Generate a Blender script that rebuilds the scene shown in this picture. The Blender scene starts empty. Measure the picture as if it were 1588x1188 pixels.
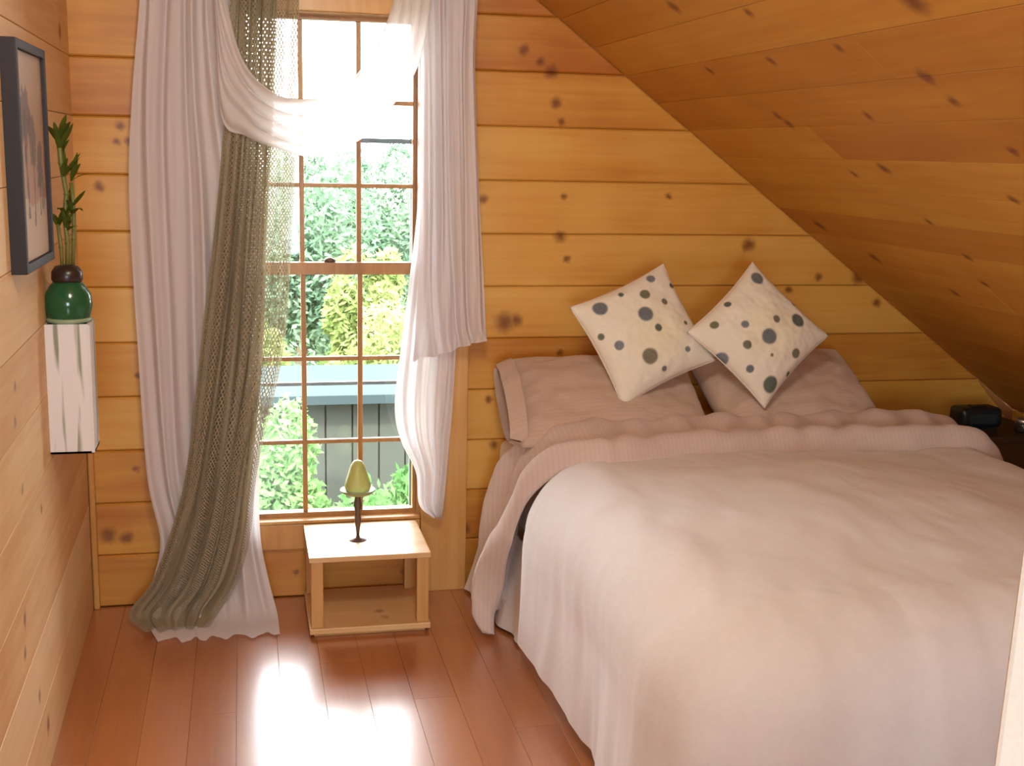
import bpy, bmesh, math, random
from mathutils import Vector, Matrix, noise
random.seed(7)
PI = math.pi
scene = bpy.context.scene
col = scene.collection

# ---------------------------------------------------------------- camera
cam = bpy.data.cameras.new('camera')
cam.sensor_fit = 'HORIZONTAL'
cam.sensor_width = 36.0
cam.lens = 36.0 * 1893.0 / 1588.0
cam.clip_start = 0.02
cam.clip_end = 300
camo = bpy.data.objects.new('camera', cam)
col.objects.link(camo)
rt = Vector((0.977, -0.212, 0.021)).normalized()
bk = Vector((-0.212, -0.959, 0.187)).normalized()
up = bk.cross(rt).normalized()
rt = up.cross(bk).normalized()
M = Matrix((rt, up, bk)).transposed().to_4x4()
M.translation = Vector((0, 0, 1.6))
camo.matrix_world = M
scene.camera = camo

# ---------------------------------------------------------------- light and exposure
scene.view_settings.view_transform = 'Standard'
scene.view_settings.look = 'None'
scene.view_settings.exposure = 0.0
scene.view_settings.gamma = 1.0
scene.view_settings.use_curve_mapping = False
scene.cycles.use_denoising = True
scene.cycles.max_bounces = 10
scene.cycles.diffuse_bounces = 5
scene.cycles.transparent_max_bounces = 24
scene.cycles.sample_clamp_indirect = 8.0

world = bpy.data.worlds.new('overcast_sky')
scene.world = world
world.use_nodes = True
wn = world.node_tree.nodes
wl = world.node_tree.links
bgn = wn['Background']
bgn.inputs['Color'].default_value = (0.90, 0.97, 1.0, 1)
bgn.inputs['Strength'].default_value = 19.0

def light(name, kind, loc, aim, energy, color, size=0.5, size_y=None, portal=False):
    l = bpy.data.lights.new(name, kind)
    l.energy = energy
    l.color = color
    if kind == 'AREA':
        l.shape = 'RECTANGLE' if size_y else 'DISK'
        l.size = size
        if size_y:
            l.size_y = size_y
        if portal:
            l.cycles.is_portal = True
    if kind == 'SUN':
        l.angle = size
    o = bpy.data.objects.new(name, l)
    col.objects.link(o)
    o.location = loc
    o.rotation_euler = (Vector(aim) - Vector(loc)).to_track_quat('-Z', 'Y').to_euler()
    return o

light('sun', 'SUN', (-6, -10, 16), (2, 14, -2), 6.0, (1.0, 0.95, 0.82), 0.06)
light('window_portal', 'AREA', (0.295, 4.42, 1.16), (0.295, 3.0, 1.16), 1, (1, 1, 1), 0.64, 1.80, portal=True)
light('warm_fill_light', 'AREA', (0.2, 1.5, 2.45), (0.3, 4.0, 0.9), 22, (1.0, 0.94, 0.80), 0.45)  # unseen warm fill added to brighten walls and bed, no fixture behind it
light('rear_window_light', 'AREA', (0.0, -1.6, 1.15), (0.2, 2.6, 0.2), 62, (0.76, 0.90, 1.0), 0.9, 0.9)

# ---------------------------------------------------------------- helpers
def mesh_obj(name, verts, faces, m=None, parent=None, smooth=False, uvs=None, cols=None):
    me = bpy.data.meshes.new(name)
    me.from_pydata([tuple(v) for v in verts], [], faces)
    if m:
        me.materials.append(m)
    if smooth:
        me.polygons.foreach_set('use_smooth', [True] * len(me.polygons))
    if uvs:
        uvl = me.uv_layers.new(name='UVMap')
        for lp in me.loops:
            uvl.data[lp.index].uv = uvs[lp.vertex_index]
    if cols:
        ca = me.color_attributes.new('print', 'FLOAT_COLOR', 'POINT')
        for i, c in enumerate(cols):
            ca.data[i].color = (*c, 1)
    me.update()
    o = bpy.data.objects.new(name, me)
    col.objects.link(o)
    if parent:
        o.parent = parent
    return o

def tag(o, label=None, cat=None, group=None, kind=None):
    if label: o['label'] = label
    if cat: o['category'] = cat
    if group: o['group'] = group
    if kind: o['kind'] = kind
    return o

def empty(name, label, cat, loc=(0, 0, 0), rz=0.0, group=None):
    o = bpy.data.objects.new(name, None)
    col.objects.link(o)
    o.location = loc
    o.rotation_euler = (0, 0, rz)
    o.empty_display_size = 0.05
    return tag(o, label, cat, group)

class MB:
    """collects shapes for one mesh object"""
    def __init__(self):
        self.v = []
        self.f = []
    def add(self, vs, fs):
        n = len(self.v)
        self.v += [tuple(v) for v in vs]
        self.f += [tuple(i + n for i in f) for f in fs]
        return self
    def box(self, x0, x1, y0, y1, z0, z1):
        vs = [(x, y, z) for x in (x0, x1) for y in (y0, y1) for z in (z0, z1)]
        fs = [(0, 1, 3, 2), (4, 6, 7, 5), (0, 4, 5, 1), (2, 3, 7, 6), (0, 2, 6, 4), (1, 5, 7, 3)]
        return self.add(vs, fs)
    def lathe(self, prof, c=(0, 0, 0), n=28, cap=True):
        vs = []
        for r, z in prof:
            for i in range(n):
                a = 2 * PI * i / n
                vs.append((c[0] + r * math.cos(a), c[1] + r * math.sin(a), c[2] + z))
        fs = []
        for k in range(len(prof) - 1):
            for i in range(n):
                j = (i + 1) % n
                fs.append((k * n + i, k * n + j, (k + 1) * n + j, (k + 1) * n + i))
        if cap:
            fs.append(tuple(range(n))[::-1])
            fs.append(tuple((len(prof) - 1) * n + i for i in range(n)))
        return self.add(vs, fs)
    def tube(self, pts, rad, n=8):
        pts = [Vector(p) for p in pts]
        if not isinstance(rad, (list, tuple)):
            rad = [rad] * len(pts)
        vs = []
        for i, p in enumerate(pts):
            t = (pts[min(i + 1, len(pts) - 1)] - pts[max(i - 1, 0)]).normalized()
            a = t.cross(Vector((0.31, 0.87, 0.12))).normalized()
            b = t.cross(a).normalized()
            for k in range(n):
                an = 2 * PI * k / n
                vs.append(p + (a * math.cos(an) + b * math.sin(an)) * rad[i])
        fs = []
        for i in range(len(pts) - 1):
            for k in range(n):
                j = (k + 1) % n
                fs.append((i * n + k, i * n + j, (i + 1) * n + j, (i + 1) * n + k))
        fs.append(tuple(range(n))[::-1])
        fs.append(tuple((len(pts) - 1) * n + k for k in range(n)))
        return self.add(vs, fs)
    def build(self, name, m=None, parent=None, smooth=False, bevel=0.0, seg=2):
        o = mesh_obj(name, self.v, self.f, m, parent, smooth)
        bm = bmesh.new()
        bm.from_mesh(o.data)
        bmesh.ops.recalc_face_normals(bm, faces=bm.faces)
        if bevel:
            bmesh.ops.bevel(bm, geom=list(bm.edges), offset=bevel, segments=seg, affect='EDGES', profile=0.6)
        bm.to_mesh(o.data)
        bm.free()
        return o

def fbm(x, y, z=0.0, o=3):
    return noise.fractal(Vector((x, y, z)), 1.0, 2.0, o)

def lerp_list(xs, ys, x):
    if x <= xs[0]: return ys[0]
    for i in range(len(xs) - 1):
        if x <= xs[i + 1]:
            t = (x - xs[i]) / (xs[i + 1] - xs[i])
            # Catmull-Rom
            p1, p2 = ys[i], ys[i + 1]
            p0 = ys[i - 1] if i > 0 else p1 - (p2 - p1)
            p3 = ys[i + 2] if i + 2 < len(ys) else p2 + (p2 - p1)
            return 0.5 * ((2 * p1) + (-p0 + p2) * t + (2 * p0 - 5 * p1 + 4 * p2 - p3) * t * t + (-p0 + 3 * p1 - 3 * p2 + p3) * t ** 3)
    return ys[-1]

# ---------------------------------------------------------------- materials
def new_mat(name):
    m = bpy.data.materials.new(name)
    m.use_nodes = True
    nt = m.node_tree
    return m, nt, nt.nodes, nt.links, nt.nodes['Principled BSDF']

def plain(name, c, rough=0.6, metal=0.0, bump=0.0, bscale=200, spec=0.5, coat=0.0):
    m, nt, N, L, b = new_mat(name)
    b.inputs['Roughness'].default_value = rough
    b.inputs['Metallic'].default_value = metal
    b.inputs['Specular IOR Level'].default_value = spec
    b.inputs['Coat Weight'].default_value = coat
    tc = N.new('ShaderNodeTexCoord')
    nz = N.new('ShaderNodeTexNoise')
    nz.inputs['Scale'].default_value = bscale
    L.new(tc.outputs['Object'], nz.inputs['Vector'])
    mx = N.new('ShaderNodeMix'); mx.data_type = 'RGBA'
    mx.inputs['A'].default_value = (c[0] * .92, c[1] * .92, c[2] * .92, 1)
    mx.inputs['B'].default_value = (min(c[0] * 1.06, 1), min(c[1] * 1.06, 1), min(c[2] * 1.06, 1), 1)
    L.new(nz.outputs['Fac'], mx.inputs['Factor'])
    L.new(mx.outputs['Result'], b.inputs['Base Color'])
    if bump:
        bp = N.new('ShaderNodeBump')
        bp.inputs['Strength'].default_value = bump
        bp.inputs['Distance'].default_value = 0.002
        L.new(nz.outputs['Fac'], bp.inputs['Height'])
        L.new(bp.outputs['Normal'], b.inputs['Normal'])
    return m

def wood(name, light_c, mid_c, dark_c, axis='X', rough=0.42, knots=(), var=0.5, coat=0.15, gscale=1.0, blotch=0.5, coat_ior=1.5):
    """pine: grain stretched along the axis, per board tone, round knots listed as (x, y, z, radius)"""
    m, nt, N, L, b = new_mat(name)
    b.inputs['Roughness'].default_value = rough
    b.inputs['Coat Weight'].default_value = coat
    b.inputs['Coat Roughness'].default_value = 0.22
    b.inputs['Coat IOR'].default_value = coat_ior
    geo = N.new('ShaderNodeNewGeometry')
    info = N.new('ShaderNodeObjectInfo')
    rnd = N.new('ShaderNodeMath'); rnd.operation = 'MULTIPLY'; rnd.inputs[1].default_value = 37.0
    L.new(info.outputs['Random'], rnd.inputs[0])
    add = N.new('ShaderNodeVectorMath'); add.operation = 'ADD'
    L.new(geo.outputs['Position'], add.inputs[0]); L.new(rnd.outputs[0], add.inputs[1])
    sc = {'X': (0.06, 1, 1), 'Y': (1, 0.06, 1), 'Z': (1, 1, 0.06)}[axis]
    mp = N.new('ShaderNodeVectorMath'); mp.operation = 'MULTIPLY'; mp.inputs[1].default_value = sc
    L.new(add.outputs[0], mp.inputs[0])
    n1 = N.new('ShaderNodeTexNoise'); n1.inputs['Scale'].default_value = 45 * gscale
    n1.inputs['Detail'].default_value = 4; n1.inputs['Distortion'].default_value = 0.6
    L.new(mp.outputs[0], n1.inputs['Vector'])
    n2 = N.new('ShaderNodeTexNoise'); n2.inputs['Scale'].default_value = 7 * gscale
    n2.inputs['Detail'].default_value = 2
    L.new(mp.outputs[0], n2.inputs['Vector'])
    n3 = N.new('ShaderNodeTexNoise'); n3.inputs['Scale'].default_value = 3.2
    L.new(add.outputs[0], n3.inputs['Vector'])
    # value = .35*n1 + .35*n2 + random
    a1 = N.new('ShaderNodeMath'); a1.operation = 'MULTIPLY_ADD'; a1.inputs[1].default_value = 0.55
    L.new(n1.outputs['Fac'], a1.inputs[0])
    a2 = N.new('ShaderNodeMath'); a2.operation = 'MULTIPLY'; a2.inputs[1].default_value = 0.75
    L.new(n2.outputs['Fac'], a2.inputs[0]); L.new(a2.outputs[0], a1.inputs[2])
    a3 = N.new('ShaderNodeMath'); a3.operation = 'MULTIPLY_ADD'; a3.inputs[1].default_value = blotch
    L.new(n3.outputs['Fac'], a3.inputs[0]); L.new(a1.outputs[0], a3.inputs[2])
    a4 = N.new('ShaderNodeMath'); a4.operation = 'MULTIPLY_ADD'; a4.inputs[1].default_value = var
    L.new(info.outputs['Random'], a4.inputs[0]); L.new(a3.outputs[0], a4.inputs[2])
    mr = N.new('ShaderNodeMapRange')
    mr.inputs['From Min'].default_value = 0.50 + blotch * .36 + var * .10
    mr.inputs['From Max'].default_value = 0.78 + blotch * .62 + var * .85
    L.new(a4.outputs[0], mr.inputs['Value'])
    cr = N.new('ShaderNodeValToRGB')
    e = cr.color_ramp.elements
    e[0].position = 0.0; e[0].color = (*light_c, 1)
    e[1].position = 1.0; e[1].color = (*dark_c, 1)
    el = e.new(0.5); el.color = (*mid_c, 1)
    L.new(mr.outputs[0], cr.inputs['Fac'])
    out = cr.outputs['Color']
    if knots:
        nz = N.new('ShaderNodeTexNoise'); nz.inputs['Scale'].default_value = 38; nz.inputs['Detail'].default_value = 3
        L.new(geo.outputs['Position'], nz.inputs['Vector'])
        w = N.new('ShaderNodeVectorMath'); w.operation = 'MULTIPLY_ADD'
        w.inputs[1].default_value = (0.022, 0.022, 0.022)
        L.new(nz.outputs['Color'], w.inputs[0]); L.new(geo.outputs['Position'], w.inputs[2])
        last = None
        for (x, y, z, r) in knots:
            d = N.new('ShaderNodeVectorMath'); d.operation = 'DISTANCE'
            d.inputs[1].default_value = (x + .011, y + .011, z + .011)
            L.new(w.outputs[0], d.inputs[0])
            q = N.new('ShaderNodeMath'); q.operation = 'DIVIDE'; q.inputs[1].default_value = r
            L.new(d.outputs['Value'], q.inputs[0])
            if last:
                mn = N.new('ShaderNodeMath'); mn.operation = 'MINIMUM'
                L.new(last.outputs[0], mn.inputs[0]); L.new(q.outputs[0], mn.inputs[1])
                last = mn
            else:
                last = q
        kr = N.new('ShaderNodeMapRange'); kr.interpolation_type = 'SMOOTHSTEP'
        kr.inputs['From Min'].default_value = 1.9; kr.inputs['From Max'].default_value = 0.2; kr.inputs['To Max'].default_value = 0.85
        L.new(last.outputs[0], kr.inputs['Value'])
        kx = N.new('ShaderNodeMix'); kx.data_type = 'RGBA'
        L.new(kr.outputs[0], kx.inputs['Factor']); L.new(out, kx.inputs['A'])
        kx.inputs['B'].default_value = (0.17, 0.042, 0.006, 1)
        out = kx.outputs['Result']
    L.new(out, b.inputs['Base Color'])
    bp = N.new('ShaderNodeBump'); bp.inputs['Strength'].default_value = 0.12; bp.inputs['Distance'].default_value = 0.001
    L.new(n1.outputs['Fac'], bp.inputs['Height']); L.new(bp.outputs['Normal'], b.inputs['Normal'])
    return m

BK = [(1.078,1.767,.016),(.958,1.942,.016),(1.02,1.905,.014),(1.059,1.872,.020),(1.099,1.702,.011),(1.114,1.444,.010),(1.106,1.3,.017),(1.132,1.221,.011),
      (.822,1.429,.014),(.909,.994,.030),(.95,1.0,.018),(1.51,1.449,.010),(1.828,1.275,.021),(1.118,.878,.011),(.855,.711,.012),(.877,.542,.014),(2.117,1.155,.013),
      (2.365,1.055,.014),(1.999,1.106,.012),(-.362,.822,.010),(-.38,.494,.010),(-.39,1.654,.013),(-.48,.263,.022),(-.42,.25,.018),
      (-.46,1.455,.014),(.158,.092,.010),(.548,.07,.010),(.779,.227,.016),(2.282,1.155,.022),(-.36,1.602,.012),(-.40,1.60,.011),(-.33,1.605,.010)]
CK = [(1.534,3.412,1.716,.017),(1.563,3.397,1.695,.017),(1.548,2.899,1.705,.014),(1.454,2.478,1.776,.020),(1.522,2.471,1.725,.015),(1.752,3.339,1.554,.013),
      (1.727,3.121,1.573,.018),(1.285,2.259,1.902,.030),(1.361,3.526,1.845,.014),(1.661,2.444,1.622,.013),(1.812,2.648,1.509,.014),(1.928,3.204,1.423,.013),
      (2.147,3.9,1.259,.022),(2.065,3.208,1.321,.014),(2.179,3.288,1.236,.014),(2.012,4.062,1.36,.024),(2.263,3.57,1.173,.016),(1.361,3.088,1.845,.014),
      (1.225,2.933,1.946,.014),(1.355,2.699,1.849,.013),(1.16,3.3,1.995,.02)]
LK = [(-.52,2.895,1.05,.012),(-.52,2.872,.973,.012),(-.52,2.853,.511,.016),(-.52,2.829,.434,.014),(-.52,3.111,.119,.018),(-.52,2.918,.802,.010),(-.52,3.187,.675,.010),(-.53,4.043,1.925,.022),(-.52,3.0,.25,.014)]

pine_l, pine_m, pine_d = (0.78, 0.45, 0.105), (0.66, 0.31, 0.045), (0.47, 0.155, 0.016)
M_back = wood('pine_wall_boards', pine_l, pine_m, pine_d, 'X', knots=[(x, 4.255, z, r) for x, z, r in BK], var=.75, blotch=.8)
M_ceil = wood('pine_ceiling_boards', (0.66, 0.35, 0.05), (0.58, 0.265, 0.030), (0.48, 0.19, 0.018), 'Y', knots=CK, rough=.6, coat=.03)
M_left = wood('pale_pine_boards', (0.80, 0.58, 0.32), (0.74, 0.48, 0.22), (0.62, 0.34, 0.12), 'Y', knots=LK, rough=.6, coat=.03)
M_trim = wood('pine_trim', (0.70, 0.40, 0.14), (0.62, 0.31, 0.08), (0.50, 0.21, 0.045), 'Z', var=0.3)
M_sash = wood('pine_sash', (0.52, 0.27, 0.08), (0.42, 0.19, 0.05), (0.32, 0.13, 0.03), 'Z', var=0.2)
M_table = wood('pale_pine_table', (0.74, 0.50, 0.25), (0.68, 0.41, 0.17), (0.56, 0.29, 0.10), 'X', var=0.3,
               knots=[(.43, 3.98, .045, .014), (.44, 3.92, .045, .012), (.30, 3.9, .28, .010)])
M_tleg = wood('pine_table_leg', (0.70, 0.42, 0.16), (0.62, 0.34, 0.11), (0.5, 0.24, 0.07), 'Z', var=0.3)
M_floor = wood('laminate_floor', (0.50, 0.19, 0.062), (0.45, 0.155, 0.047), (0.38, 0.12, 0.034), 'Y', rough=0.34, coat=1.0, coat_ior=1.85, var=0.4, blotch=.3)
M_under = plain('subfloor_boards', (0.30, 0.11, 0.04), 0.8)
M_backing = plain('wood_backing', (0.36, 0.16, 0.045), 0.9)
M_dark = wood('dark_walnut', (0.10, 0.05, 0.025), (0.07, 0.032, 0.015), (0.04, 0.018, 0.008), 'X', var=.2)
M_siding = plain('outer_siding', (0.5, 0.45, 0.38), 0.8)
M_white = plain('white_gloss_paint', (0.86, 0.80, 0.70), 0.4)
M_blackp = plain('black_plastic', (0.012, 0.016, 0.018), 0.35)
M_chrome = plain('brushed_silver', (0.55, 0.55, 0.55), 0.3, metal=0.9)
M_bronze = plain('dark_bronze', (0.16, 0.11, 0.08), 0.45, metal=0.6)
M_screen = plain('dark_metal_bar', (0.09, 0.11, 0.12), 0.5)

def glass_mat(name, tint=(1, 1, 1), gloss=0.06):
    m, nt, N, L, b = new_mat(name)
    N.remove(b)
    tr = N.new('ShaderNodeBsdfTransparent'); tr.inputs['Color'].default_value = (*tint, 1)
    gl = N.new('ShaderNodeBsdfGlossy'); gl.inputs['Roughness'].default_value = 0.03
    fr = N.new('ShaderNodeFresnel'); fr.inputs['IOR'].default_value = 1.4
    mx = N.new('ShaderNodeMixShader')
    L.new(fr.outputs[0], mx.inputs[0]); L.new(tr.outputs[0], mx.inputs[1]); L.new(gl.outputs[0], mx.inputs[2])
    L.new(mx.outputs[0], N['Material Output'].inputs['Surface'])
    return m
M_glass = glass_mat('window_glass')

def sheer_mat(name, c, clear=0.25, trans=0.5, scale=900):
    m, nt, N, L, b = new_mat(name)
    N.remove(b)
    df = N.new('ShaderNodeBsdfDiffuse'); df.inputs['Color'].default_value = (*c, 1)
    tl = N.new('ShaderNodeBsdfTranslucent'); tl.inputs['Color'].default_value = (*c, 1)
    tp = N.new('ShaderNodeBsdfTransparent')
    m1 = N.new('ShaderNodeMixShader'); m1.inputs[0].default_value = trans
    L.new(df.outputs[0], m1.inputs[1]); L.new(tl.outputs[0], m1.inputs[2])
    # weave: the cloth is denser where seen at a slant
    lw = N.new('ShaderNodeLayerWeight'); lw.inputs['Blend'].default_value = 0.25
    mr = N.new('ShaderNodeMapRange'); mr.inputs['To Min'].default_value = 1 - clear; mr.inputs['To Max'].default_value = 1.0
    L.new(lw.outputs['Facing'], mr.inputs['Value'])
    m2 = N.new('ShaderNodeMixShader')
    L.new(mr.outputs[0], m2.inputs[0]); L.new(tp.outputs[0], m2.inputs[1]); L.new(m1.outputs[0], m2.inputs[2])
    L.new(m2.outputs[0], N['Material Output'].inputs['Surface'])
    return m
M_sheer = sheer_mat('white_voile', (0.86, 0.82, 0.83), 0.03, 0.35)
M_swag = sheer_mat('white_voile_scarf', (0.92, 0.87, 0.86), 0.05, 0.45)

def net_mat(name, c, fill=0.5):
    m, nt, N, L, b = new_mat(name)
    b.inputs['Base Color'].default_value = (*c, 1)
    b.inputs['Roughness'].default_value = 0.8
    tl = N.new('ShaderNodeBsdfTranslucent'); tl.inputs['Color'].default_value = (c[0]*1.2, c[1]*1.2, c[2]*1.1, 1)
    m1 = N.new('ShaderNodeMixShader'); m1.inputs[0].default_value = 0.25
    L.new(b.outputs[0], m1.inputs[1]); L.new(tl.outputs[0], m1.inputs[2])
    uv = N.new('ShaderNodeUVMap'); uv.uv_map = 'UVMap'
    sp = N.new('ShaderNodeSeparateXYZ'); L.new(uv.outputs[0], sp.inputs[0])
    def mth(op, a=None, bb=None, va=None, vb=None):
        n = N.new('ShaderNodeMath'); n.operation = op
        if a is not None: L.new(a, n.inputs[0])
        if bb is not None: L.new(bb, n.inputs[1])
        if va is not None: n.inputs[0].default_value = va
        if vb is not None: n.inputs[1].default_value = vb
        return n.outputs[0]
    s = mth('ADD', sp.outputs[0], sp.outputs[1]); d = mth('SUBTRACT', sp.outputs[0], sp.outputs[1])
    k = PI / 0.013
    a = mth('ABSOLUTE', mth('SINE', mth('MULTIPLY', s, vb=k)))
    bb = mth('ABSOLUTE', mth('SINE', mth('MULTIPLY', d, vb=k)))
    pr = mth('MULTIPLY', a, bb)
    thr = mth('GREATER_THAN', pr, vb=fill)
    tp = N.new('ShaderNodeBsdfTransparent')
    m2 = N.new('ShaderNodeMixShader')
    L.new(thr, m2.inputs[0]); L.new(m1.outputs[0], m2.inputs[1]); L.new(tp.outputs[0], m2.inputs[2])
    L.new(m2.outputs[0], N['Material Output'].inputs['Surface'])
    return m
M_net = net_mat('olive_net', (0.38, 0.32, 0.215), 0.50)
M_netd = net_mat('olive_net_dense', (0.38, 0.32, 0.215), 0.93)

def cloth(name, c, rough=0.9, stripe=None, sheen=0.2, bump=0.25):
    m, nt, N, L, b = new_mat(name)
    b.inputs['Roughness'].default_value = rough
    b.inputs['Sheen Weight'].default_value = sheen
    b.inputs['Specular IOR Level'].default_value = 0.2
    tc = N.new('ShaderNodeTexCoord')
    nz = N.new('ShaderNodeTexNoise'); nz.inputs['Scale'].default_value = 60; nz.inputs['Detail'].default_value = 5
    L.new(tc.outputs['Object'], nz.inputs['Vector'])
    mx = N.new('ShaderNodeMix'); mx.data_type = 'RGBA'
    mx.inputs['A'].default_value = (c[0]*.95, c[1]*.95, c[2]*.95, 1)
    mx.inputs['B'].default_value = (min(1, c[0]*1.04), min(1, c[1]*1.04), min(1, c[2]*1.04), 1)
    L.new(nz.outputs['Fac'], mx.inputs['Factor'])
    outc = mx.outputs['Result']
    if stripe:
        wv = N.new('ShaderNodeTexWave'); wv.wave_type = 'BANDS'; wv.bands_direction = stripe
        wv.inputs['Scale'].default_value = 22
        L.new(tc.outputs['Object'], wv.inputs['Vector'])
        m2 = N.new('ShaderNodeMix'); m2.data_type = 'RGBA'; m2.blend_type = 'MULTIPLY'
        m2.inputs['B'].default_value = (0.95, 0.94, 0.93, 1)
        L.new(wv.outputs['Fac'], m2.inputs['Factor']); L.new(outc, m2.inputs['A'])
        outc = m2.outputs['Result']
    L.new(outc, b.inputs['Base Color'])
    bp = N.new('ShaderNodeBump'); bp.inputs['Strength'].default_value = bump; bp.inputs['Distance'].default_value = 0.002
    L.new(nz.outputs['Fac'], bp.inputs['Height']); L.new(bp.outputs['Normal'], b.inputs['Normal'])
    return m
M_duvet = cloth('cream_duvet_cotton', (0.75, 0.72, 0.725))
M_sheet = cloth('pink_beige_sheet', (0.66, 0.53, 0.48), stripe='X')
M_pillow = cloth('pink_beige_pillowcase', (0.60, 0.45, 0.365), stripe='Y')
M_fitted = cloth('pale_fitted_sheet', (0.76, 0.68, 0.64))

def print_mat(name, rough=0.8):
    m, nt, N, L, b = new_mat(name)
    b.inputs['Roughness'].default_value = rough
    at = N.new('ShaderNodeVertexColor'); at.layer_name = 'print'
    L.new(at.outputs[0], b.inputs['Base Color'])
    return m
M_print = print_mat('printed_cotton')

def leaf_mat(name, c1, c2):
    m, nt, N, L, b = new_mat(name)
    N.remove(b)
    geo = N.new('ShaderNodeNewGeometry')
    nz = N.new('ShaderNodeTexNoise'); nz.inputs['Scale'].default_value = 1.6; nz.inputs['Detail'].default_value = 4
    L.new(geo.outputs['Position'], nz.inputs['Vector'])
    cr = N.new('ShaderNodeValToRGB')
    cr.color_ramp.elements[0].position = 0.35; cr.color_ramp.elements[0].color = (*c1, 1)
    cr.color_ramp.elements[1].position = 0.65; cr.color_ramp.elements[1].color = (*c2, 1)
    L.new(nz.outputs['Fac'], cr.inputs['Fac'])
    df = N.new('ShaderNodeBsdfDiffuse'); tl = N.new('ShaderNodeBsdfTranslucent')
    L.new(cr.outputs[0], df.inputs[0]); L.new(cr.outputs[0], tl.inputs[0])
    mx = N.new('ShaderNodeMixShader'); mx.inputs[0].default_value = 0.35
    L.new(df.outputs[0], mx.inputs[1]); L.new(tl.outputs[0], mx.inputs[2])
    L.new(mx.outputs[0], N['Material Output'].inputs['Surface'])
    return m
M_leafA = leaf_mat('bluegreen_foliage', (0.075, 0.14, 0.085), (0.20, 0.28, 0.18))
M_leafB = leaf_mat('bright_foliage', (0.06, 0.15, 0.045), (0.16, 0.29, 0.10))
M_leafY = leaf_mat('yellow_foliage', (0.14, 0.19, 0.055), (0.27, 0.31, 0.12))
M_leafI = leaf_mat('bamboo_leaf', (0.05, 0.09, 0.012), (0.12, 0.15, 0.025))
M_bark = plain('grey_bark', (0.18, 0.14, 0.10), 0.9, bump=0.4, bscale=30)
M_grass = leaf_mat('grass', (0.06, 0.11, 0.03), (0.12, 0.15, 0.05))

# ---------------------------------------------------------------- room shell
YB = 4.255           # face of the window wall
YR = -2.0            # wall behind the camera
PITCH = 0.187
def xl(y): return -0.538 + (YB - y) * 0.017        # face of the left partition
SA, SB = 2.859, 0.745                              # sloped ceiling: z = SA - SB x
def zs(x): return SA - SB * x
def xs(z): return (SA - z) / SB
KX = 3.0                                           # low knee wall on the right

def board(quad, n, th, c, parent, m, name='plank'):
    q = [Vector(p) for p in quad]; n = Vector(n).normalized()
    k = len(q); inner = []
    for i in range(k):
        a = (q[i - 1] - q[i]).normalized(); b = (q[(i + 1) % k] - q[i]).normalized()
        s = max(0.2, a.cross(b).length)
        inner.append(q[i] + (a + b) * (c / s))
    v = inner + [p - n * c for p in q] + [p - n * th for p in q]
    f = [tuple(range(k))]
    for r in (0, 1):
        for i in range(k):
            j = (i + 1) % k
            f.append((r * k + j, r * k + i, (r + 1) * k + i, (r + 1) * k + j))
    o = mesh_obj(name, v, f, m, parent)
    bm = bmesh.new(); bm.from_mesh(o.data); bmesh.ops.recalc_face_normals(bm, faces=bm.faces)
    # open-backed shell: make the big face look along n
    bm.faces.ensure_lookup_table()
    if bm.faces[0].normal.dot(n) < 0:
        bmesh.ops.reverse_faces(bm, faces=bm.faces)
    bm.to_mesh(o.data); bm.free()
    return o

TH = 0.018
G = 0.0009
WX0, WX1, WZ0, WZ1 = -0.026, 0.615, 0.262, 2.055     # rough opening of the window
# back wall: backing slab with the opening, then the boards
mb = MB()
y0, y1 = YB + TH, YB + 0.16
def slab(poly):
    n = len(poly)
    vs = [(x, y0, z) for x, z in poly] + [(x, y1, z) for x, z in poly]
    fs = [tuple(range(n)), tuple(range(n, 2 * n))[::-1]] + [(i, (i + 1) % n, n + (i + 1) % n, n + i) for i in range(n)]
    mb.add(vs, fs)
slab([(-0.70, -0.02), (WX0, -0.02), (WX0, 3.05), (-0.70, 3.38)])
slab([(WX0, -0.02), (WX1, -0.02), (WX1, WZ0), (WX0, WZ0)])
slab([(WX0, WZ1), (WX1, WZ1), (WX1, zs(WX1)), (WX0, zs(WX0))])
slab([(WX1, -0.02), (KX + .05, -0.02), (KX + .05, zs(KX + .05)), (WX1, zs(WX1))])
wall_back = tag(mb.build('wall_back', M_backing), kind='structure')
k = 0
while k * PITCH < 3.2:
    za, zb = k * PITCH + G, (k + 1) * PITCH - G
    spans = []
    if zb < WZ0 + .02 or za > WZ1:
        spans = [(-0.60, None)]
    else:
        spans = [(-0.60, WX0), (WX1, None)]
    for (a, b) in spans:
        if b is None:
            xa_, xb_ = min(xs(za), KX) , min(xs(zb), KX)
            if xb_ < a + .05: continue
            quad = [(a, YB, za), (xa_, YB, za), (xb_, YB, zb), (a, YB, zb)]
        else:
            quad = [(a, YB, za), (b, YB, za), (b, YB, zb), (a, YB, zb)]
        board(quad, (0, -1, 0), TH, 0.0055, wall_back, M_back)
    k += 1

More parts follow.
